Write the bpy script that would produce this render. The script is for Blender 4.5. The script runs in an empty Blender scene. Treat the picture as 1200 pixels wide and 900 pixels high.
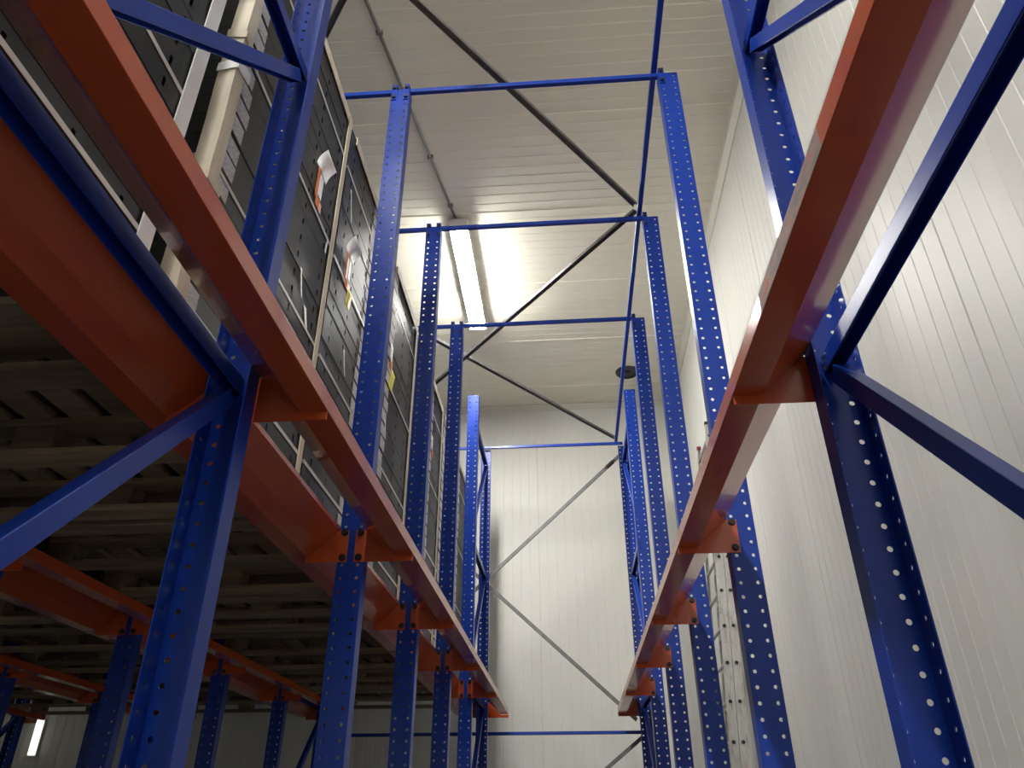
import bpy, bmesh, math, random
from mathutils import Vector, Matrix
random.seed(7)
D = bpy.data
SC = bpy.context.scene
COL = SC.collection
EYE = 1.5                      # camera height; measured z values below are relative to it

# ------------------------------------------------------------------ materials
def new_mat(name):
    m = D.materials.new(name); m.use_nodes = True
    nt = m.node_tree
    return m, nt, nt.nodes['Principled BSDF']

def ramp(nt, fac, stops):
    r = nt.nodes.new('ShaderNodeValToRGB')
    els = r.color_ramp.elements
    while len(els) < len(stops): els.new(0.5)
    for e, (p, c) in zip(els, stops):
        e.position = p; e.color = (*c, 1)
    nt.links.new(fac, r.inputs['Fac'])
    return r

def noise(nt, scale, detail=4, rough=0.55, stretch=(1, 1, 1), rnd=False):
    tc = nt.nodes.new('ShaderNodeTexCoord')
    mp = nt.nodes.new('ShaderNodeMapping'); mp.inputs['Scale'].default_value = stretch
    nt.links.new(tc.outputs['Object'], mp.inputs['Vector'])
    n = nt.nodes.new('ShaderNodeTexNoise')
    n.inputs['Scale'].default_value = scale; n.inputs['Detail'].default_value = detail
    n.inputs['Roughness'].default_value = rough
    nt.links.new(mp.outputs['Vector'], n.inputs['Vector'])
    return n

def bump(nt, b, fac, strength, dist=0.002):
    bp = nt.nodes.new('ShaderNodeBump'); bp.inputs['Strength'].default_value = strength
    bp.inputs['Distance'].default_value = dist
    nt.links.new(fac, bp.inputs['Height']); nt.links.new(bp.outputs['Normal'], b.inputs['Normal'])

def paint(name, c, rough=0.28, vary=0.12, nscale=6, coat=0.0, metallic=0.0, spec=0.5, chips=None, stretch=(1, 1, 1)):
    m, nt, b = new_mat(name)
    n = noise(nt, nscale, stretch=stretch)
    lo = tuple(x * (1 - vary) for x in c); hi = tuple(min(1, x * (1 + vary)) for x in c)
    r = ramp(nt, n.outputs['Fac'], [(0.3, lo), (0.7, hi)])
    out = r.outputs['Color']
    if chips:
        n2 = noise(nt, 38, 6, 0.7)
        r2 = ramp(nt, n2.outputs['Fac'], [(chips[1], (0, 0, 0)), (chips[1] + 0.02, (1, 1, 1))])
        mx = nt.nodes.new('ShaderNodeMix'); mx.data_type = 'RGBA'
        nt.links.new(r2.outputs['Color'], mx.inputs['Factor'])
        nt.links.new(out, mx.inputs['A']); mx.inputs['B'].default_value = (*chips[0], 1)
        out = mx.outputs['Result']
    nt.links.new(out, b.inputs['Base Color'])
    b.inputs['Roughness'].default_value = rough
    b.inputs['Metallic'].default_value = metallic
    b.inputs['Specular IOR Level'].default_value = spec
    b.inputs['Coat Weight'].default_value = coat
    b.inputs['Coat Roughness'].default_value = 0.06
    return m

M = {}
M['blue'] = paint('blue_paint', (0.0055, 0.040, 0.33), 0.33, 0.10, 5, coat=0.05, spec=0.32, chips=((0.16, 0.16, 0.18), 0.74))
M['orange'] = paint('orange_paint', (0.52, 0.085, 0.024), 0.24, 0.08, 4, coat=0.35, spec=0.4)
M['galv'] = paint('galvanised_steel', (0.16, 0.16, 0.155), 0.42, 0.2, 20, metallic=0.35)
M['bolt'] = paint('dark_bolt_steel', (0.035, 0.03, 0.03), 0.4, 0.2, 20, metallic=0.6)
M['white_metal'] = paint('white_lamp_housing', (0.75, 0.74, 0.70), 0.4, 0.03)
M['board'] = paint('cream_cardboard', (0.60, 0.54, 0.43), 0.75, 0.16, 14, stretch=(1, 1, .3))
M['white_board'] = paint('white_cardboard', (0.74, 0.75, 0.76), 0.6, 0.05, 9)
M['strap'] = paint('white_strapping', (0.62, 0.62, 0.60), 0.35, 0.05)
M['crate'] = paint('black_crate_plastic', (0.030, 0.032, 0.032), 0.45, 0.22, 5, spec=0.4)
M['slot'] = paint('crate_recess', (0.006, 0.006, 0.006), 0.7, 0.1)
M['paper'] = paint('white_paper', (0.82, 0.82, 0.83), 0.6, 0.03)
M['orange_paper'] = paint('orange_paper', (0.52, 0.13, 0.03), 0.6, 0.05)
M['yellow'] = paint('yellow_paper', (0.72, 0.66, 0.10), 0.55, 0.05)
m, nt, b = new_mat('pallet_wood')
n = noise(nt, 9, 6, 0.65, (.25, 2.2, 3))
r = ramp(nt, n.outputs['Fac'], [(0.28, (0.13, 0.093, 0.058)), (0.55, (0.26, 0.195, 0.125)), (0.8, (0.36, 0.28, 0.19))])
oi = nt.nodes.new('ShaderNodeObjectInfo'); mr = nt.nodes.new('ShaderNodeMapRange')
mr.inputs['To Min'].default_value = .62; mr.inputs['To Max'].default_value = 1.35
nt.links.new(oi.outputs['Random'], mr.inputs['Value'])
hs = nt.nodes.new('ShaderNodeHueSaturation'); nt.links.new(mr.outputs['Result'], hs.inputs['Value'])
nt.links.new(r.outputs['Color'], hs.inputs['Color']); nt.links.new(hs.outputs['Color'], b.inputs['Base Color'])
b.inputs['Roughness'].default_value = .85
M['wood'] = m
M['vent_dark'] = paint('vent_dark_grey', (0.035, 0.035, 0.035), 0.5, 0.1)
M['pipe'] = paint('conduit_grey', (0.22, 0.215, 0.20), 0.5, 0.1)
M['red_cap'] = paint('red_plastic_cap', (0.30, 0.04, 0.03), 0.5, 0.1)
M['rubber'] = paint('black_rubber', (0.012, 0.012, 0.012), 0.6, 0.1)
M['panel'] = paint('white_panel_paint', (0.70, 0.70, 0.655), 0.47, 0.035, 1.5, spec=0.5, stretch=(1, 1, .25))
M['ceiling'] = paint('white_ceiling_paint', (0.87, 0.84, 0.715), 0.36, 0.03, 1.5)
M['trim'] = paint('cove_trim', (0.66, 0.64, 0.55), 0.45, 0.03)
M['floor'] = paint('grey_concrete', (0.085, 0.083, 0.078), 0.6, 0.25, 2.5)

# aluminium ladder with dirt
m, nt, b = new_mat('scuffed_aluminium')
n = noise(nt, 30, 6, 0.7, (1, 1, .25))
r = ramp(nt, n.outputs['Fac'], [(0.30, (0.16, 0.155, 0.145)), (0.46, (0.52, 0.51, 0.48)), (0.7, (0.66, 0.65, 0.62))])
nt.links.new(r.outputs['Color'], b.inputs['Base Color']); b.inputs['Metallic'].default_value = 0.45; b.inputs['Roughness'].default_value = 0.4
M['alu'] = m
# printed label sheets stuck on the crates
m, nt, b = new_mat('grey_printed_label')
n = noise(nt, 160, 3, 0.8, (1, 1, 1))
r = ramp(nt, n.outputs['Fac'], [(0.36, (0.34, 0.34, 0.35)), (0.55, (0.66, 0.66, 0.68))])
nt.links.new(r.outputs['Color'], b.inputs['Base Color']); b.inputs['Roughness'].default_value = 0.6
M['sticker'] = m
# orange paint scraped to bare primer along a rail lip
m, nt, b = new_mat('scraped_orange_paint')
n = noise(nt, 22, 9, 0.78, (2, .5, 2))
r = ramp(nt, n.outputs['Fac'], [(0.40, (0.50, 0.085, 0.026)), (0.46, (0.36, 0.21, 0.18)), (0.58, (0.20, 0.165, 0.16))])
nt.links.new(r.outputs['Color'], b.inputs['Base Color']); b.inputs['Roughness'].default_value = 0.7; b.inputs['Specular IOR Level'].default_value = 0.2
M['scraped'] = m
def emit(name, c, s):
    m, nt, b = new_mat(name)
    b.inputs['Base Color'].default_value = (.8, .8, .8, 1)
    b.inputs['Emission Color'].default_value = (*c, 1); b.inputs['Emission Strength'].default_value = s
    return m
M['tube'] = emit('lit_diffuser', (1.0, 0.98, 0.92), 15)

# ------------------------------------------------------------------ mesh builder
class MB:
    def __init__(s): s.v = []; s.f = []; s.mi = []
    def face(s, pts, mi=0):
        i = len(s.v); s.v += [tuple(p) for p in pts]; s.f.append(tuple(range(i, i + len(pts)))); s.mi.append(mi)
    def box(s, lo, hi, mi=0):
        x0, y0, z0 = lo; x1, y1, z1 = hi
        i = len(s.v)
        s.v += [(x0,y0,z0),(x1,y0,z0),(x1,y1,z0),(x0,y1,z0),(x0,y0,z1),(x1,y0,z1),(x1,y1,z1),(x0,y1,z1)]
        for q in ((0,3,2,1),(4,5,6,7),(0,1,5,4),(1,2,6,5),(2,3,7,6),(3,0,4,7)):
            s.f.append(tuple(i + k for k in q)); s.mi.append(mi)
    def extrude(s, prof, fn, t0, t1, mi=0, closed=True, caps=True):
        """profile polygon [(a,b)] swept from t0 to t1; fn(a,b,t)->xyz"""
        n = len(prof); i = len(s.v)
        s.v += [fn(a, b_, t0) for a, b_ in prof] + [fn(a, b_, t1) for a, b_ in prof]
        for k in range(n if closed else n - 1):
            j = (k + 1) % n
            s.f.append((i + k, i + j, i + n + j, i + n + k)); s.mi.append(mi)
        if caps and closed:
            s.f.append(tuple(i + k for k in range(n))[::-1]); s.mi.append(mi)
            s.f.append(tuple(i + n + k for k in range(n))); s.mi.append(mi)
    def bar(s, p, q, prof, up=(0, 0, 1), mi=0):
        p = Vector(p); q = Vector(q); d = (q - p).normalized()
        a = d.cross(Vector(up)).normalized(); c = a.cross(d)
        s.extrude(prof, lambda u, v, t: tuple(p + (q - p) * t + a * u + c * v), 0, 1, mi)
    def tube(s, p, q, r, n=12, mi=0):
        d = Vector(q) - Vector(p); up = (0, 0, 1) if abs(d.normalized().z) < .9 else (0, 1, 0)
        s.bar(p, q, [(r * math.cos(2*math.pi*k/n), r * math.sin(2*math.pi*k/n)) for k in range(n)], up, mi)
    def build(s, name, mats, parent=None, bevel=0, solid=0, smooth=False, offset=0.0):
        me = D.meshes.new(name); me.from_pydata(s.v, [], s.f); me.update()
        for m in (mats if isinstance(mats, (list, tuple)) else [mats]): me.materials.append(m)
        me.polygons.foreach_set('material_index', s.mi)
        bm = bmesh.new(); bm.from_mesh(me)
        bmesh.ops.remove_doubles(bm, verts=bm.verts, dist=1e-5)
        bmesh.ops.recalc_face_normals(bm, faces=bm.faces)
        bm.to_mesh(me); bm.free()
        if smooth:
            me.polygons.foreach_set('use_smooth', [True] * len(me.polygons))
        o = D.objects.new(name, me); COL.objects.link(o)
        if parent: o.parent = parent
        if solid:
            md = o.modifiers.new('thickness', 'SOLIDIFY'); md.thickness = solid; md.offset = offset
        if bevel:
            md = o.modifiers.new('bevel', 'BEVEL'); md.width = bevel; md.segments = 2; md.limit_method = 'ANGLE'; md.angle_limit = math.radians(50)
        return o

def rect(w, h): return [(-w/2, -h/2), (w/2, -h/2), (w/2, h/2), (-w/2, h/2)]
def channel(w, h, t=.004):          # C section, open along -b
    return [(-w/2, h/2), (w/2, h/2), (w/2, -h/2), (w/2 - t, -h/2), (w/2 - t, h/2 - t), (-w/2 + t, h/2 - t), (-w/2 + t, -h/2), (-w/2, -h/2)]

def thing(name, label, cat, loc=(0, 0, 0), rz=0, group=None):
    o = D.objects.new(name, None); COL.objects.link(o); o.empty_display_size = .1
    o.location = loc; o.rotation_euler = (0, 0, rz)
    return tag(o, label, cat, group)
def tag(o, label, cat, group=None):
    o['label'] = label; o['category'] = cat
    if group: o['group'] = group
    return o
def struct(o): o['kind'] = 'structure'; return o
def clone(o, parent=None):
    c = o.copy(); COL.objects.link(c); c.parent = parent
    for ch in list(o.children): clone(ch, c)
    return c

ORD = ['first','second','third','fourth','fifth','sixth','seventh','eighth','ninth','tenth','eleventh','twelfth','thirteenth','fourteenth','fifteenth','sixteenth','seventeenth','eighteenth','nineteenth','twentieth','twenty-first','twenty-second','twenty-third']

# ------------------------------------------------------------------ measurements
XL, XR, XLL, X3, X4 = -0.81, 0.65, -2.27, -3.73, -5.19       # centre lines of the upright rows
YF = [2.747, 3.869, 5.035]                         # free-standing uprights: front face
Y_F0, Y_B0 = 0.43, 1.605                           # near frame: front post face, rear post face
Y_F5, Y_B6 = 6.19, 7.40                            # far frame
TOP = EYE + 3.53
CEIL, WALLX, BACKY = EYE + 4.55, 1.385, 8.30
W, DEP = 0.10, 0.06

# ------------------------------------------------------------------ room shell
def ribbed(name, length, height, fn, mat, pitch=.1, joint=1.0, phase=0.0, depth=.0022, gw=.010):
    """sheet-steel sandwich panel: shallow grooves at every pitch, a deeper joint at every panel; fn(s, d, t) with d the depth into the panel"""
    pts = [(0, 0)]
    k = 0
    s = phase % pitch
    while s < length:
        kk = round((s - phase) / joint * 1000) % 1000
        j = abs(((s - phase) / joint) - round((s - phase) / joint)) < 1e-3
        dd, ww = (depth * 2.6, gw * 1.1) if j else (depth, gw)
        if s > ww and s < length - ww:
            pts += [(s - ww/2, 0), (s - ww/6, dd), (s + ww/6, dd), (s + ww/2, 0)]
        s += pitch
    pts.append((length, 0))
    mb = MB()
    i = 0
    for (a, da), (b_, db) in zip(pts, pts[1:]):
        mb.face([fn(a, da, 0), fn(b_, db, 0), fn(b_, db, height), fn(a, da, height)])
    pr = [(0, .1), (length, .1)]
    mb.face([fn(0, .1, 0), fn(length, .1, 0), fn(length, .1, height), fn(0, .1, height)])
    for a in (0, length):
        mb.face([fn(a, 0, 0), fn(a, .1, 0), fn(a, .1, height), fn(a, 0, height)])
    return struct(mb.build(name, mat))

X0, Y0 = -9.0, -9.0
ribbed('wall_right', BACKY - Y0, CEIL, lambda s, d, t: (WALLX + d, Y0 + s, t), M['panel'], phase=(2.2 - Y0) % 1.0)
ribbed('wall_back', WALLX - X0, CEIL, lambda s, d, t: (X0 + s, BACKY + d, t), M['panel'], phase=(-0.30 - X0) % 1.0)
ribbed('wall_left', BACKY - Y0, CEIL, lambda s, d, t: (X0 - d, Y0 + s, t), M['panel'])
ribbed('wall_front', WALLX - X0, CEIL, lambda s, d, t: (X0 + s, Y0 - d, t), M['panel'])
ribbed('ceiling', BACKY - Y0, WALLX - X0, lambda s, d, t: (X0 + t, Y0 + s, CEIL + d), M['ceiling'], phase=(3.83 - Y0) % 1.0, depth=-.0030, gw=.012)
mb = MB(); mb.box((X0 - .1, Y0 - .1, -.1), (WALLX + .1, BACKY + .1, 0)); struct(mb.build('floor', M['floor']))
# cove trims where walls meet the ceiling
def cove(name, fn, length):
    mb = MB()
    mb.extrude([(0, 0), (.055, 0), (.055, -.006), (.040, -.014), (.014, -.060), (.006, -.075), (0, -.075)], fn, 0, length)
    return struct(mb.build(name, M['trim']))
cove('trim_right', lambda a, b_, t: (WALLX - a, Y0 + t, CEIL + b_), BACKY - Y0)
cove('trim_back', lambda a, b_, t: (X0 + t, BACKY - a, CEIL + b_), WALLX - X0)

# ------------------------------------------------------------------ uprights
def perforated(mb, fn, cells, z0, z1, pitch=.05, n=12):
    """strip of square cells with a round hole each: cells = [(a0, a1, hole centre, hole radius)]"""
    rows = int(round((z1 - z0) / pitch))
    for r_ in range(rows):
        zb = z0 + r_ * pitch; zt = zb + pitch; zc = (zb + zt) / 2
        for a0, a1, hc, hr in cells:
            sq = []
            for k in range(n):
                t = 2 * math.pi * k / n
                c, s_ = math.cos(t), math.sin(t)
                sc = 1 / max(abs(c), abs(s_))
                sa = (a1 - hc) if c > 0 else (hc - a0)
                x = hc + c * sc * sa; z = zc + s_ * sc * pitch / 2
                sq.append((x, z))
            ho = [(hc + hr * math.cos(2*math.pi*k/n), zc + hr * math.sin(2*math.pi*k/n)) for k in range(n)]
            # corner cells: n = 12 leaves the 45 degree corners out, so add them as extra triangles
            for k in range(n):
                j = (k + 1) % n
                p = [fn(*sq[k]), fn(*sq[j]), fn(*ho[j]), fn(*ho[k])]
                (xa, za), (xb, zb_) = sq[k], sq[j]
                if abs(xa - xb) > 1e-7 and abs(za - zb_) > 1e-7:
                    cx = xa if abs(xa - a0) < 1e-7 or abs(xa - a1) < 1e-7 else xb
                    cz = za if abs(za - zb) < 1e-7 or abs(za - zt) < 1e-7 else zb_
                    p = [fn(*sq[k]), fn(cx, cz), fn(*sq[j]), fn(*ho[j]), fn(*ho[k])]
                mb.face(p)

def post_mesh(side_holes):
    """front-facing upright: perforated face in the plane y=0 towards -Y, two flanges run back to y=DEP; side_holes = the flange that has holes too (+1, -1 or 0)"""
    mb = MB()
    z0, z1 = 0.03, 0.03 + .05 * 100
    h = W / 2
    perforated(mb, lambda a, z: (a, 0, z), [(-h, 0, -.030, .0066), (0, h, .030, .0066)], z0, z1)
    for sx in (-1, 1):
        if sx == side_holes:
            perforated(mb, lambda a, z: (sx * h, a, z), [(0, DEP, .034, .0055)], z0, z1)
        else:
            mb.face([(sx*h, 0, z0), (sx*h, DEP, z0), (sx*h, DEP, z1), (sx*h, 0, z1)])
    return mb
PM = {}
for k in (-1, 0, 1):
    PM[k] = post_mesh(k).build('post', M['blue'], None, solid=.003)
    COL.objects.unlink(PM[k])
pm = PM[0]
fp = MB(); fp.box((-.075, -.04, 0), (.075, .11, .008))
for sx in (-.055, .055): fp.tube((sx, .09, .008), (sx, .09, .03), .010, 6)
foot = fp.build('foot_plate', M['blue'])
COL.objects.unlink(foot)
def put(src, name, parent, loc=(0, 0, 0), rz=0):
    c = src.copy(); c.name = name; COL.objects.link(c); c.parent = parent
    c.location = loc; c.rotation_euler = (0, 0, rz); return c

ROWNAME = {XL: 'left', XR: 'right', XLL: 'second', X3: 'third'}
def free_post(x, y, label):
    t = thing('upright_post', label, 'rack upright', (x, y, 0), group='perforated blue uprights')
    put(pm, 'post', t); put(foot, 'foot_plate', t)
    return t

def rack_frame(x, yf, yb, label, away=-1):
    """two uprights joined by horizontal and diagonal braces"""
    t = thing('rack_frame', label, 'rack frame', (x, yf, 0), group='braced blue rack frames')
    L = yb - yf
    put(PM[away], 'upright', t); put(foot, 'foot_plate', t)
    put(PM[-away], 'upright', t, (0, L, 0), math.pi); put(foot, 'foot_plate', t, (0, L, 0), math.pi)
    za = [EYE + .955 + 1.19 * k for k in (-2, -1, 0, 1, 2)]
    for k, z in enumerate(za):
        mb = MB(); mb.bar((0, .012, z), (0, L - .012, z), channel(.040, .046), (0, 0, 1)); mb.build('horizontal_brace', M['blue'], t, bevel=.002)
        if k:
            mb = MB(); mb.bar((0, .03, za[k - 1] + .035), (0, L - .05, z - .045), channel(.036, .042), (0, 0, 1)); mb.build('diagonal_brace', M['blue'], t, bevel=.002)
    return t

near = {0: 'second from the front', 1: 'third from the front', 2: 'fourth from the front'}
for k, y in enumerate(YF):
    nm = ['nearest free-standing', 'second free-standing', 'third free-standing'][k]
    free_post(XL, y, f'{nm} blue perforated upright along the black loads')
    free_post(XR, y, f'{nm} blue perforated upright along the bare white wall')
    free_post(XLL, y, f'{nm} dim blue upright standing in the dark beneath the pallets')
    free_post(X3, y, f'{nm} upright of the third dark row beyond the pallets')
    free_post(X4, y, f'{nm} upright of the farthest row beyond all pallets')
for x, w_ in ((XL, 'along the black loads'), (XR, 'along the bare white wall'), (XLL, 'in the dark row beneath the pallets'), (X3, 'of the third dark row'), (X4, 'of the farthest row')):
    rack_frame(x, Y_F0, Y_B0, f'large near blue rack frame with diagonal braces {w_}', 1 if x == XR else -1)
    rack_frame(x, Y_F5, Y_B6, f'small far blue rack frame near the back wall {w_}', 1 if x == XR else -1)

# ------------------------------------------------------------------ brackets and rails
ZB = EYE
def bracket(x, y, side, aisle, label, tabdir=-1):
    """orange bracket bolted on the post face; side = +1 reaches to +X, -1 to -X; y is the face it lies on"""
    t = thing('rail_bracket', label, 'bracket', (x + side * W/2, y, ZB + .865), group='orange rail brackets')
    if aisle: pr = [(-.036, 0), (.188, 0), (.188, .0230), (.1182, .0232), (.0055, .1245), (-.036, .1245)]
    else: pr = [(-.036, 0), (.122, 0), (.122, .0230), (.1182, .0232), (.0678, .0588), (.0055, .1245), (-.036, .1245)]
    mb = MB(); y0, y1 = (-.0055, -.0018) if tabdir < 0 else (.0018, .0055)
    mb.extrude(pr, lambda a, b_, tt: (side * a, tt, b_), y0, y1)
    mb.build('plate', M['orange'], t)
    for zz in (.018, .115):
        b_ = MB(); ya, yb = (-.0055, -.0155) if tabdir < 0 else (.0055, .0155)
        b_.tube((side * -.019, ya, zz), (side * -.019, yb, zz), .0105, 6)
        b_.tube((side * -.019, ya, zz), (side * -.019, ya + (yb - ya) * .25, zz), .014, 14)
        b_.build('bolt', M['bolt'], t)
    return t

ROWS = [(Y_F0, -1), (Y_B0, 1)] + [(y, -1) for y in YF] + [(Y_F5, -1), (Y_B6, 1)]
RN = ['the near frame front post', 'the big near upright', 'the nearest free upright', 'the second free upright', 'the third free upright', 'the far frame front post', 'the last upright']
for (y, td), rn in zip(ROWS, RN):
    bracket(XL, y, 1, True, f'orange bracket on {rn}, aisle side of the loaded row', td)
    bracket(XL, y, -1, False, f'orange bracket on {rn}, pallet side of the loaded row', td)
    bracket(XR, y, -1, True, f'orange bracket on {rn} of the row along the bare wall', td)
    bracket(XLL, y, 1, False, f'dim orange bracket on {rn} of the dark row, near side', td)
    bracket(XLL, y, -1, False, f'dim orange bracket on {rn} of the dark row, far side', td)
    bracket(X3, y, 1, False, f'dim orange bracket on {rn}, third dark row', td)
    bracket(X3, y, -1, False, f'dim orange bracket on {rn}, third dark row, far side', td)
    bracket(X4, y, 1, False, f'dim orange bracket on {rn}, farthest row', td)

RP_FOLD = [(.004, 1.008), (.004, .990), (.068, .924), (.118, .8885), (.190, .8885), (.190, .934),
      (.1865, .934), (.1865, .892), (.1195, .892), (.0705, .927), (.0075, .992), (.0075, 1.008)]
RP_STRAIGHT = [(.004, 1.008), (.004, .990), (.061, .93925), (.118, .8885), (.190, .8885), (.190, .934),
      (.1865, .934), (.1865, .892), (.1195, .892), (.0635, .9420), (.0075, .992), (.0075, 1.008)]
def rail(x, side, y0, y1, label, scrape=None, RP=RP_FOLD):
    t = thing('pallet_rail', label, 'rail', (x + side * W/2, y0, ZB + .8885), group='orange pallet rails')
    mb = MB()
    cuts = [0, y1 - y0] if not scrape else [0, scrape[0] - y0, scrape[1] - y0, y1 - y0]
    n = len(RP)
    for a, b_ in zip(cuts, cuts[1:]):
        base = len(mb.f)
        mb.extrude(RP, lambda u, z, tt: (side * u, tt, z - .8885), a, b_, caps=False)
        if scrape and a == cuts[1]:
            for k in (4, 5): mb.mi[base + k] = 1
    for tt in (0, y1 - y0):
        for q in ((0,1,10,11),(1,2,9,10),(2,3,8,9),(3,4,7,8),(4,5,6,7)):
            mb.face([(side * RP[i][0], tt, RP[i][1] - .8885) for i in q])
    mb.build('rail_section', [M['orange'], M['scraped']], t, bevel=.0012)
    return t
rail(XL, 1, .30, 7.36, 'long orange rail on the aisle side of the loaded row', None, RP_STRAIGHT)
rail(XL, -1, .30, 7.412, 'long orange rail under the right edge of the black loads')
rail(XR, -1, .30, 7.42, 'long orange rail along the bare wall, with scraped lip', (.84, 1.27), RP_STRAIGHT)
rail(XLL, 1, .30, 7.412, 'dim orange rail under the far edge of the wooden pallets')
rail(XLL, -1, .30, 7.412, 'dim orange rail backing onto the first dark row of posts')
rail(X3, 1, .30, 7.412, 'dim orange rail on the near side of the third dark row')
rail(X3, -1, .30, 7.412, 'dim orange rail on the far side of the third dark row')
rail(X4, 1, .30, 7.412, 'dim orange rail of the farthest row of posts')

# ------------------------------------------------------------------ tie bars and braces
def tie_bar(y, x0, x1, z, label, clips, td=-1, mats='blue'):
    t = thing('tie_bar', label, 'tie bar', (0, y, z), group='blue cross tie bars')
    mb = MB(); mb.bar((x0, 0, 0), (x1, 0, 0), rect(.026, .028), (0, 0, 1)); mb.build('bar', M['blue'], t, bevel=.003)
    for cx, cs in clips:
        c = MB(); f0 = -.034
        c.box((cx - .014, f0 - .004, -.100), (cx + .014, f0, .022)); c.box((cx - .014, f0, .0175), (cx + .014, .020, .022))
        cl = c.build('clip', M['blue'], t)
        for zz in (-.080, -.006):
            c = MB(); c.tube((cx, f0 - .004, zz), (cx, f0 - .014, zz), .0105, 6); c.build('clip_bolt', M['bolt'], cl)
    return t
for y, nm in zip(YF, ('over the nearest pair of free uprights', 'over the second pair of free uprights, near the lamp', 'over the third pair of free uprights')):
    tie_bar(y + .031, XLL - .05, XR - .030, TOP + .015, f'thin blue tie bar {nm}', [(XL - .034, 1), (XL + .034, 1), (XR - .034, 1), (XLL - .034, 1), (XLL + .034, 1)])
tie_bar(Y_B6 - .031, XLL - .05, XR - .0, TOP + .015, 'blue tie bar over the last uprights, before the back wall', [])
tie_bar(Y_B6 + .026, XLL - .05, XR, EYE + .735, 'low blue tie bar across the back, under the rail ends', [])
# long bar along the aisle above the right-hand row
t = thing('ridge_bar', 'long dark blue bar running lengthwise above the uprights by the bare wall', 'tie bar', (XR - .065, 0, TOP + .063))
mb = MB(); mb.bar((0, .3, 0), (0, Y_B6 + .02, 0), rect(.030, .034), (0, 0, 1)); mb.build('bar', M['blue'], t, bevel=.003)

def brace(name, p, q, label, w=.036, buckle=None, grp='dark steel braces'):
    p = Vector(p); q = Vector(q)
    t = thing(name, label, 'brace', p, group=grp)
    mb = MB(); mb.bar((0, 0, 0), q - p, channel(w, w * .7, .004), (0, 0, 1) if abs((q-p).normalized().z) < .2 else (0, -1, 0)); mb.build('rod', M['galv'], t, bevel=.0015)
    if buckle:
        d = (q - p).normalized(); c = d * buckle
        b_ = MB(); b_.tube(c - d * .05, c + d * .05, .022, 10); b_.tube(c - d*.075, c - d*.05, .016, 6); b_.tube(c + d*.05, c + d*.075, .016, 6)
        b_.build('turnbuckle', M['bolt'], t)
    return t
zb = TOP + .095
brace('plan_brace', (.56, 3.85, zb), (XLL, .21, zb), 'dark brace under the ceiling, running towards the camera from the second tie bar')
brace('plan_brace', (XLL, 3.88, zb + .03), (.56, .24, zb + .03), 'dark brace overhead, crossing just above the top of the loads')
brace('plan_brace', (.56, 3.91, zb), (XLL, 7.49, zb), 'dark brace under the lamp, running back from the second tie bar')
brace('plan_brace', (.586, 7.46, zb + .03), (XLL, 3.88, zb + .03), 'dark brace under the ceiling, starting at the back tie bar')
yb = Y_B6 + .034
brace('back_brace', (.62, yb, EYE + 3.44), (XLL, yb, EYE + .77), 'grey brace falling from the back tie bar, with a turnbuckle', .034, .16)
brace('back_brace', (.58, yb + .035, EYE + .84), (XLL, yb + .035, EYE + 3.44), 'grey brace across the back wall, ending at the low tie bar', .034)
brace('back_brace', (.62, yb, EYE + .70), (XLL, yb, EYE - 1.45), 'grey brace below the low tie bar', .034, None)

# ------------------------------------------------------------------ pallets
PALX0, PALX1 = -2.14, -.94
PZ = EYE + .936
def pallet(cx, y0, y1, label):
    t = thing('wooden_pallet', label, 'pallet', (cx, (y0 + y1) / 2, PZ), group='wooden pallets')
    hx, hy = .60, (y1 - y0) / 2 - .005
    rj = lambda a: random.uniform(-a, a)
    for yy in (-hy + .05, 0, hy - .05):
        mb = MB(); mb.box((-hx, yy - .050 + rj(.004), 0), (hx, yy + .050 + rj(.004), .020)); mb.build('runner_board', M['wood'], t, bevel=.003)
        for xx in (-hx + .06, 0, hx - .06):
            mb = MB(); mb.box((xx - .060, yy - .047, .0202), (xx + .060, yy + .047, .094)); mb.build('block', M['wood'], t, bevel=.003)
        mb = MB(); mb.box((-hx, yy - .05, .0942), (hx, yy + .05, .116)); mb.build('stringer_board', M['wood'], t, bevel=.003)
    nb = 9
    for k in range(nb):
        xx = -hx + .05 + (2 * hx - .10) * k / (nb - 1)
        mb = MB(); w_ = .048 + rj(.006); mb.box((xx - w_, -hy, .1162), (xx + w_, hy, .138)); mb.build('deck_board', M['wood'], t, bevel=.003)
    return t

LOADS = [  # y0, y1, sticker y, where it stands
    (.28, 1.29, None, 'nearest load beside the near frame'),
    (1.43, 2.43, .045, 'padded-corner load'),
    (2.47, 3.43, .49, 'load behind the nearest free upright'),
    (3.46, 4.18, .04, 'load behind the second free upright'),
    (4.23, 5.33, .61, 'load behind the third free upright'),
    (5.37, 6.20, .05, 'load beside the far frame'),
    (6.26, 7.30, .05, 'last load before the back wall')]
LN = 23
LH = .080
LZ = PZ + .1385
for i, (y0, y1, st, where) in enumerate(LOADS):
    pallet((PALX0 + PALX1) / 2, y0, y1, f'wooden pallet, underside showing, under the {where}')

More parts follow.
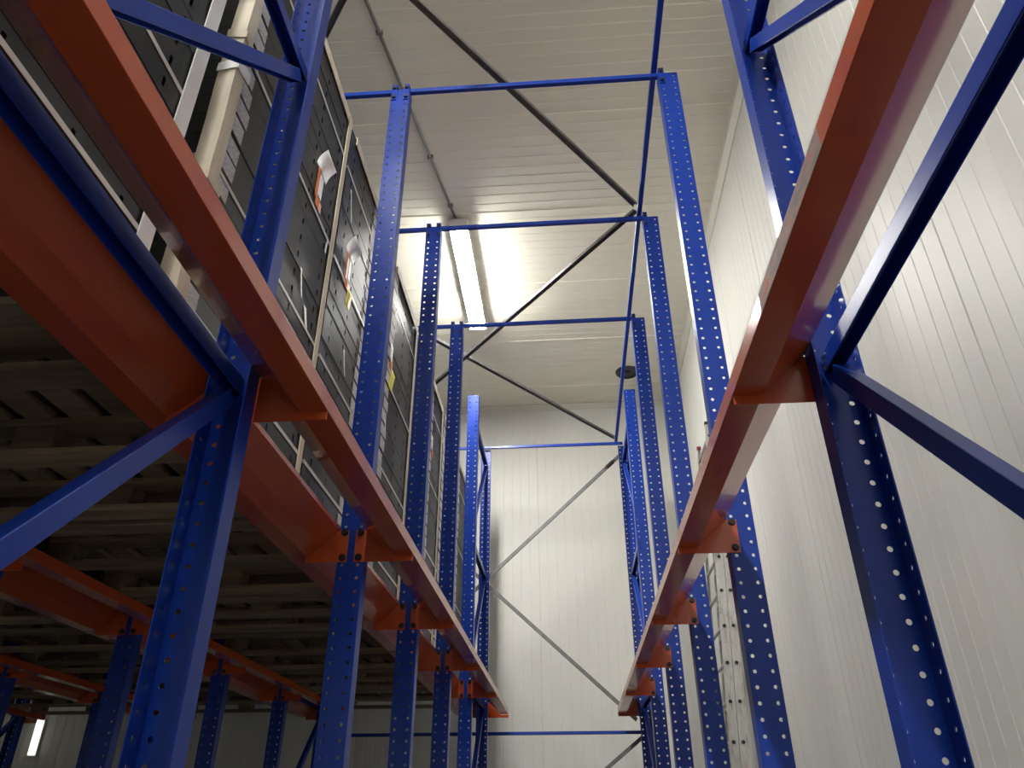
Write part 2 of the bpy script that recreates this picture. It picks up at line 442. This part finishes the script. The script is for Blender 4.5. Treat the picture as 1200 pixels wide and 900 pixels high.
P3 = [(.5, 1.5), (1.7, 2.7), (2.9, 3.9), (4.05, 5.05), (5.2, 6.2), (6.3, 7.42)]
def blocker_load(cx, y0, y1, label):
    """unseen load added to block lamp light: ribbed tiers in one wrap"""
    mb = MB(); hx, hy = .585, (y1 - y0) / 2 - .01
    for k in range(8):
        mb.box((-hx + .006 * (k % 2), -hy + .006 * (k % 2), k * .23 + .0002), (hx - .006 * (k % 2), hy - .006 * (k % 2), (k + 1) * .23))
    o = mb.build('light_blocker_load', M['crate'], bevel=.004); o.location = (cx, (y0 + y1) / 2, PZ + .1385)
    return tag(o, label, 'load', 'added light-blocking loads in the farther lanes')
for cx, ln in ((-3.00, 'farther dark lane'), (-4.46, 'farthest lane')):
    for i, (y0, y1) in enumerate(P3):
        pallet(cx, y0, y1, f'{ORD[i]} dim pallet from the camera in the {ln}')
        blocker_load(cx, y0, y1, f'added light-blocking tiered load on the {ORD[i]} pallet of the {ln}')  # load added to shut lamp light out of these lanes

# ------------------------------------------------------------------ loads of folded crates
def plate_holes(mb, fn, a0, a1, b0, b1, holes, mi=0):
    """rectangle with rectangular openings, all holes on one band of b"""
    hb0, hb1 = holes[0][2], holes[0][3]
    mb.face([fn(a0, b0), fn(a1, b0), fn(a1, hb0), fn(a0, hb0)], mi)
    mb.face([fn(a0, hb1), fn(a1, hb1), fn(a1, b1), fn(a0, b1)], mi)
    a = a0
    for h0, h1, _, _ in holes:
        mb.face([fn(a, hb0), fn(h0, hb0), fn(h0, hb1), fn(a, hb1)], mi); a = h1
    mb.face([fn(a, hb0), fn(a1, hb0), fn(a1, hb1), fn(a, hb1)], mi)

def crate_mesh(depth, wide=1.19):
    mb = MB(); hx, hy, h = wide / 2, depth / 2 - .002, LH - .0004
    ch = .0008
    # two tiny chamfered edges give every layer its seam line
    for sy in (-1, 1):
        hs = [(x - .014, x + .014, .030, .050) for x in (-.42, -.20, .02, .24, .44)]
        plate_holes(mb, lambda a, b_: (a, sy * hy, b_), -hx + ch, hx - ch, ch, h - ch, hs)
    for sx in (-1, 1):
        n = max(3, int(depth / .19))
        hs = []
        for k in range(n):
            yc = -hy + 2 * hy * (k + .5) / n
            yc += random.uniform(-.02, .02); hs.append((yc - .0060, yc + .0060, .024, .054))
        plate_holes(mb, lambda a, b_: (sx * hx, a, b_), -hy + ch, hy - ch, ch, h - ch, hs)
    # chamfers, top, bottom
    for z0, z1 in ((ch, 0), (h - ch, h)):
        o_ = [(-hx, -hy + ch), (-hx + ch, -hy), (hx - ch, -hy), (hx, -hy + ch), (hx, hy - ch), (hx - ch, hy), (-hx + ch, hy), (-hx, hy - ch)]
        i_ = [(a * (hx - ch * 1.5) / hx, b_ * (hy - ch * 1.5) / hy) for a, b_ in o_]
        for k in range(8):
            j = (k + 1) % 8
            mb.face([(*o_[k], z0), (*o_[j], z0), (*i_[j], z1), (*i_[k], z1)])
        mb.face([(*p, z1) for p in i_])
    o_ = [(-hx, -hy + ch, -hx + ch, -hy), (hx - ch, -hy, hx, -hy + ch), (hx, hy - ch, hx - ch, hy), (-hx + ch, hy, -hx, hy - ch)]
    for a, b_, c, d in o_: mb.face([(a, b_, ch), (c, d, ch), (c, d, h - ch), (a, b_, h - ch)])
    mb.box((-hx + .02, -hy + .02, .004), (hx - .02, hy - .02, h - .004), 1)
    return mb

def sheet(name, mat, parent, pts, label=None, thick=.0008):
    mb = MB(); mb.face(pts); o = mb.build(name, mat, parent, solid=thick, offset=0)
    if label: o['label'] = label
    return o

FX = 1.19 / 2
def on_face(crate_y, wy, z, dz0, out=.0012):     # local point on the +X face of a crate
    return (FX + out, wy - crate_y, z - dz0)

crate_objs = {}
for i, (y0, y1, st, where) in enumerate(LOADS):
    cy = (y0 + y1) / 2; cx = (PALX0 + PALX1) / 2
    master = crate_mesh(y1 - y0).build('crate_body', [M['crate'], M['slot']], None)
    COL.objects.unlink(master)
    stick = None
    for k in range(LN):
        nth = LN - 1 - k
        z = LZ + k * LH
        jx = random.uniform(-.002, .002)
        t = thing('folded_crate', f'black folded crate, {ORD[nth]} from the top of the {where}', 'crate', (cx + jx, cy, z), group='black folded crates in ' + where)
        put(master, 'crate_body', t)
        if st is not None:
            if stick is None:
                a = -(y1 - y0) / 2 + st
                stick = sheet('printed_label', M['sticker'], None, [(FX + .0010, a, .008), (FX + .0010, a + .092, .008), (FX + .0010, a + .092, .070), (FX + .0010, a, .070)], 'grey printed paper label')
                COL.objects.unlink(stick)
            s_ = put(stick, 'printed_label', t); s_.location = (0, random.uniform(-.012, .014), random.uniform(-.002, .002))
        crate_objs[(i, k)] = (t, cx + jx, cy, z)
    # strapping bands round the load
    for si, zr in enumerate((1.16, 1.62, 2.125, 2.66)):
        z = EYE + zr + (.0 if i else .02)
        hx, hy, g, wd = FX + .0035, (y1 - y0) / 2 + .001, .0012, .0075
        mb = MB()
        o_ = [(-hx, -hy), (hx, -hy), (hx, hy), (-hx, hy)]; q_ = [(-hx - g, -hy - g), (hx + g, -hy - g), (hx + g, hy + g), (-hx - g, hy + g)]
        for k in range(4):
            j = (k + 1) % 4
            for (pA, pB) in ((o_[k], o_[j]), (q_[k], q_[j])):
                mb.face([(*pA, -wd), (*pB, -wd), (*pB, wd), (*pA, wd)])
            for zz in (-wd, wd): mb.face([(*o_[k], zz), (*o_[j], zz), (*q_[j], zz), (*q_[k], zz)])
        o = mb.build('strapping_band', M['strap']); o.location = (cx, cy, z)
        tag(o, f'{["lowest", "second lowest", "second highest", "topmost"][si]} white strap round the {where}', 'strap', 'white straps round the ' + where)

def corner_board(x, y, sy, z0, z1, w, th, mat, label, name='corner_board', wavy=0):
    """L-shaped edge protector on the +X corner; sy=+1: wraps the corner whose other face looks to +Y"""
    mb = MB()
    pr = [(0.003, 0.003 * sy), (.003, -w * sy), (.003 + th, -w * sy), (.003 + th, (.003 + th) * sy), (-w, (.003 + th) * sy), (-w, .003 * sy)]
    n = 1 if not wavy else 14
    zs = [z0 + (z1 - z0) * k / n for k in range(n + 1)]
    off = [(random.uniform(0, wavy), random.uniform(-wavy, wavy)) for _ in zs]
    for k in range(n):
        i = len(mb.v); m_ = len(pr)
        for zz, (ox, oy) in ((zs[k], off[k]), (zs[k + 1], off[k + 1])):
            mb.v += [(a + ox, b_ + oy, zz - z0) for a, b_ in pr]
        for q in range(m_):
            j = (q + 1) % m_; mb.f.append((i + q, i + j, i + m_ + j, i + m_ + q)); mb.mi.append(0)
        if k == 0: mb.f.append(tuple(i + q for q in range(m_))); mb.mi.append(0)
        if k == n - 1: mb.f.append(tuple(i + m_ + q for q in range(m_))); mb.mi.append(0)
    o = mb.build(name, mat); o.location = (x, y, z0)
    return tag(o, label, 'corner board', 'edge boards on the loads')
FXW = (PALX0 + PALX1) / 2 + FX
LT = LZ + LN * LH
corner_board(FXW + .002, LOADS[0][1], 1, LZ, LT + .02, .048, .004, M['white_board'], 'bright white upright corner board on the far corner of the nearest load')
padded = corner_board(FXW + .003, LOADS[1][0] - .004, -1, LZ, LT + .02, .030, .020, M['board'], 'thick padded cream corner board with torn tape, behind the big near upright', wavy=.004)
for zz, tl in ((.42, .0), (.86, .012), (1.02, -.01)):
    mb = MB()
    o_ = [(-.032, -.0275), (.031, -.0275), (.031, .048)]; q_ = [(a + (.0015 if k else 0), b_ - (.0015 if k < 2 else 0)) for k, (a, b_) in enumerate(o_)]
    for (a, b_) in ((o_, 0), (q_, 1)):
        for k in (0, 1):
            mb.face([(*a[k], zz + tl * k), (*a[k + 1], zz + tl * (k + 1)), (*a[k + 1], zz + .035 + tl * (k + 1) * 1.6), (*a[k], zz + .035 + tl * k)])
    mb.build('tape_band', M['paper'] if tl > 0 else M['board'], padded)
for i, nm in ((1, 'beside the curled white flap'), (2, 'hidden behind the second free upright'), (3, 'right of the yellow note by the second free upright'), (4, 'right of the third free upright'), (5, 'beside the far frame'), (6, 'at the end of the last load')):
    corner_board(FXW + .002, LOADS[i][1], 1, LZ - .0, LT + .012, .034, .004, M['board'], f'slim cream corner board on the {nm}')
for i, (y0, y1, st, where) in enumerate(LOADS):
    mb = MB(); mb.extrude([(0.006, -.045), (.010, -.045), (.010, .006), (-.055, .006), (-.055, .002), (.006, .002)], lambda a, b_, t_: (a, t_, b_), 0, y1 - y0 - .10)
    o = mb.build('edge_board', M['board'], bevel=.001); o.location = (FXW, y0 + .06, LT)
    tag(o, f'cream cardboard edge board along the top of the {where}', 'edge board', 'edge boards on the loads')

# paper flaps and notes stuck on the load faces
LXF = (PALX0 + PALX1) / 2 + FX + .0045
def note(zr, y, w, h, mat, name, parent, origin, curl=0, skew=0.0, push=0.0):
    oy, oz = origin
    mb = MB(); n = 8
    for q in range(n):
        pts = []
        for (u, v) in ((q / n, 0), ((q + 1) / n, 0), ((q + 1) / n, 1), (q / n, 1)):
            pts.append((push + curl * (u ** 2) * .5, y - oy + (v - .5) * w + skew * u, EYE + zr - oz + u * h - (curl * u * u * .25)))
        mb.face(pts)
    o = mb.build(name, mat, parent, solid=.0008, smooth=True, offset=1.0 if False else 0)
    if parent is None: o.location = (LXF, oy, oz)
    return o
def flap(zr, y, label):
    t = thing('shipping_label', label, 'label', (LXF, y, EYE + zr), group='white labels with orange edges')
    og = (y, EYE + zr)
    note(zr, y, .125, .105, M['paper'], 'paper_flap', t, og, .060, .02)['label'] = 'white curled-up sheet'
    note(zr - .120, y + .012, .050, .115, M['paper'], 'label_sheet', t, og)
    note(zr - .152, y - .022, .030, .160, M['orange_paper'], 'orange_edge', t, og, push=.0015)
    note(zr - .182, y + .012, .065, .045, M['orange_paper'], 'orange_edge', t, og, push=.0030)
flap(2.325, 2.19, 'curled white label with orange edge on the padded-corner load')
flap(2.275, 2.66, 'curled white label with orange edge on the load behind the nearest free upright')
for zr, y, lb in ((2.28, 3.56, 'flat white label with orange foot, on the load behind the second free upright'), (2.38, 4.93, 'flat white label with orange foot, on the load behind the third free upright')):
    t = thing('shipping_label', lb, 'label', (LXF, y, EYE + zr), group='white labels with orange edges'); og = (y, EYE + zr)
    note(zr, y, .060, .100, M['paper'], 'label_sheet', t, og); note(zr - .055, y + .012, .060, .05, M['orange_paper'], 'orange_foot', t, og, push=.0012)
def single(zr, y, w, h, mat, name, label, cat, grp, curl=0, skew=0.0):
    tag(note(zr, y, w, h, mat, name, None, (y, EYE + zr), curl, skew), label, cat, grp)
single(2.03, 2.715, .065, .085, M['yellow'], 'yellow_note', 'yellow paper note on the load behind the nearest free upright', 'note', 'yellow notes', .015)
single(2.11, 3.60, .080, .120, M['yellow'], 'yellow_note', 'yellow paper note on the load behind the second free upright', 'note', 'yellow notes', .015, .02)
for zr, y, w_, h_, sk, lb in ((1.70, 2.20, .014, .10, -.05, 'thin upper shred of white tape on the padded-corner load'), (1.62, 2.29, .028, .07, -.05, 'wide lower shred of white tape on the padded-corner load'),
        (1.72, 2.80, .014, .10, -.06, 'low shred of white tape on the load behind the nearest free upright'), (2.05, 2.36, .016, .06, .0, 'small shred of white tape by the slim corner board of the padded-corner load'),
        (1.80, 3.60, .012, .10, -.05, 'shred of white tape on the load behind the second free upright'), (2.45, 2.62, .010, .14, -.07, 'high shred of white tape on the load behind the nearest free upright')):
    single(zr, y, w_, h_, M['paper'], 'torn_tape', lb, 'tape', 'torn white tape shreds', .006, sk)

# ------------------------------------------------------------------ ladder against the right wall
lad = thing('aluminium_ladder', 'scuffed aluminium extension ladder leaning on the wall behind the blue uprights', 'ladder', (0.998, 5.95, 0))
def lx(z): return .0615 * (z - 0.0) * 1.0        # lean
ZT = EYE + 3.03
def stile(x, y, z0, z1, w=.032, cap=None):
    mb = MB()
    pr = [(-w, -.0125), (w, -.0125), (w, .0125), (w - .005, .0125), (w - .005, -.0085), (.003, -.0085), (.003, -.004), (-.003, -.004), (-.003, -.0085), (-w + .005, -.0085), (-w + .005, .0125), (-w, .0125)]
    sg = 1 if y < .2 else -1
    mb.extrude(pr, lambda a, b_, z: (x + lx(z) + a, y + b_ * sg, z), z0, z1)
    o = mb.build('stile', M['alu'], lad, bevel=.0015)
    c = MB(); c.box((x + lx(z1) - w - .003, y - .018, z1 - .02), (x + lx(z1) + w + .003, y + .018, z1 + .006)); c.build('end_cap', M['red_cap'] if cap else M['rubber'], o)
    f = MB(); f.box((x + lx(z0) - w - .003, y - .019, z0 - .0), (x + lx(z0) + w + .003, y + .019, z0 + .04)); f.build('foot_cap', M['rubber'], o)
rz = [EYE + .518 + .2646 * k for k in range(-7, 10)]
for x, ztop in ((0.0, ZT), (.067, ZT)):
    stile(x, 0, 0.0, ztop); stile(x - .015, .50, 0.0, ztop, .014, True)
    for z in rz:
        if .1 < z < ztop - .06:
            mb = MB(); rx = x + lx(z)
            mb.tube((rx - .012, -.016, z), (rx - .012, .516, z), .0135, 10)
            o = mb.build('rung', M['alu'], lad)
            e = MB(); e.tube((rx - .004, -.0185, z), (rx - .004, -.0165, z), .024, 3); e.build('rung_plate', M['alu'], o)
            e = MB(); e.tube((rx - .004, -.0205, z), (rx - .004, -.0186, z), .0140, 8); e.build('rung_end', M['rubber'], o)

# ------------------------------------------------------------------ ceiling fixtures
HANG = .04
def lamp(x, y0, y1, label):
    t = thing('strip_lamp', label, 'ceiling lamp', (x, (y0 + y1) / 2, CEIL - HANG), group='long ceiling strip lamps')
    h = (y1 - y0) / 2
    mb = MB(); mb.box((-.082, -h + .02, -.080), (.082, h - .02, 0)); mb.build('housing', M['white_metal'], t, bevel=.006)
    pr = [(-.074, -.081), (-.072, -.094), (-.058, -.1035), (.058, -.1035), (.072, -.094), (.074, -.081)]
    mb = MB(); mb.extrude(pr, lambda a, b_, tt: (a, tt, b_), -h + .03, h - .03); mb.build('diffuser', M['tube'], t)
    for s_ in (-1, 1):
        e = MB(); e.box((-.086, s_ * (h - .016) - .016, -.108), (.086, s_ * (h - .016) + .016, 0)); e.build('end_cap', M['white_metal'], t, bevel=.006)
        r0 = MB(); r0.tube((0, s_ * (h - .25), .0), (0, s_ * (h - .25), HANG), .008, 8); r0.tube((0, s_ * (h - .25), HANG - .012), (0, s_ * (h - .25), HANG), .03, 12); r0.build('hanger', M['pipe'], t)
        for cx_ in (-.04, .04):
            c = MB(); c.box((cx_ - .012, s_ * (h - .06) - .014, -.112), (cx_ + .012, s_ * (h - .06) + .014, -.1045)); c.build('catch', M['white_metal'], t)
    return t
lamp(-.806, 4.84, 6.39, 'lit long strip lamp on the ceiling')
lamp(-.792, -.1, 1.37, 'lit strip lamp on the ceiling above the camera')
lamp(-.792, -4.2, -2.73, 'lit strip lamp on the ceiling behind the camera')
lamp(-.792, -8.2, -6.73, 'lit strip lamp on the ceiling far behind the camera')


t = thing('ceiling_conduit', 'thin grey conduit along the ceiling leading to the strip lamp', 'conduit', (-.83, 4.90, CEIL - .013))
mb = MB(); mb.tube((0, 0, 0), (-.46, -3.2, 0), .011, 10); mb.build('pipe', M['pipe'], t, smooth=True)
for k in range(6):
    f = .06 + k * .17; c = MB(); c.box((-.46*f - .022, -3.2*f - .012, -.013), (-.46*f + .022, -3.2*f + .012, .013)); c.build('pipe_clip', M['pipe'], t)
mb = MB(); mb.box((-.06, -.02, -.02), (.06, .03, .013)); mb.build('junction_box', M['pipe'], t, bevel=.004)

v = thing('round_vent', 'dark round vent on the ceiling near the back wall', 'vent', (.79, 7.56, CEIL))
mb = MB(); n = 32
def ring(r_, z): return [(r_ * math.cos(2*math.pi*k/n), r_ * math.sin(2*math.pi*k/n), z) for k in range(n)]
prof = [(.135, 0), (.135, -.012), (.120, -.030), (.100, -.030), (.098, -.012)]
for (r0, z0), (r1, z1) in zip(prof, prof[1:]):
    A, B_ = ring(r0, z0), ring(r1, z1)
    for k in range(n): mb.face([A[k], A[(k+1) % n], B_[(k+1) % n], B_[k]])
mb.build('rim', M['vent_dark'], v, smooth=True)
mb = MB(); mb.tube((0, 0, -.010), (0, 0, -.016), .098, 32); mb.build('damper_disc', M['vent_dark'], v)
mb = MB(); mb.tube((0, 0, -.016), (0, 0, -.034), .030, 20); mb.build('hub', M['vent_dark'], v)

# glowing box added in place of a lit wall strip seen through the racks
w_ = thing('glow_strip', 'narrow white glowing box standing in for a lit strip of far wall beyond the dark racks', 'glow panel', (-5.56, BACKY, EYE + .83))
mb = MB(); mb.box((-.045, -.03, -.18), (.045, 0, .18)); mb.build('housing', M['white_metal'], w_, bevel=.004)
mb = MB(); mb.box((-.037, -.045, -.165), (.037, -.0305, .165)); mb.build('diffuser', emit('lit_wall_glow', (1, .98, .93), 0.14), w_, bevel=.004)  # glowing face of the stand-in for lit wall

# ------------------------------------------------------------------ camera, world, colour management
RM = ((0.99731682, 0.07316836, -0.00235583), (-0.03903631, 0.50430727, -0.86264149), (-0.06193001, 0.86041883, 0.50581035))
cam = D.cameras.new('camera'); co = D.objects.new('camera', cam); COL.objects.link(co)
r_, d_, f_ = (Vector(a) for a in RM)
rot = Matrix((r_, -d_, -f_)).transposed()
co.matrix_world = Matrix.Translation((0, 0, EYE)) @ rot.to_4x4()
cam.sensor_width = 36; cam.sensor_fit = 'HORIZONTAL'; cam.lens = 888.84 / 1200 * 36; cam.clip_start = .05
SC.camera = co
wd = D.worlds.new('world'); SC.world = wd; wd.use_nodes = True
wd.node_tree.nodes['Background'].inputs['Color'].default_value = (.02, .02, .02, 1)
SC.view_settings.view_transform = 'Standard'; SC.view_settings.look = 'None'; SC.view_settings.gamma = 1; SC.view_settings.use_curve_mapping = False
SC.view_settings.exposure = 3.85
SC.cycles.max_bounces = 10; SC.cycles.diffuse_bounces = 6; SC.cycles.use_denoising = True
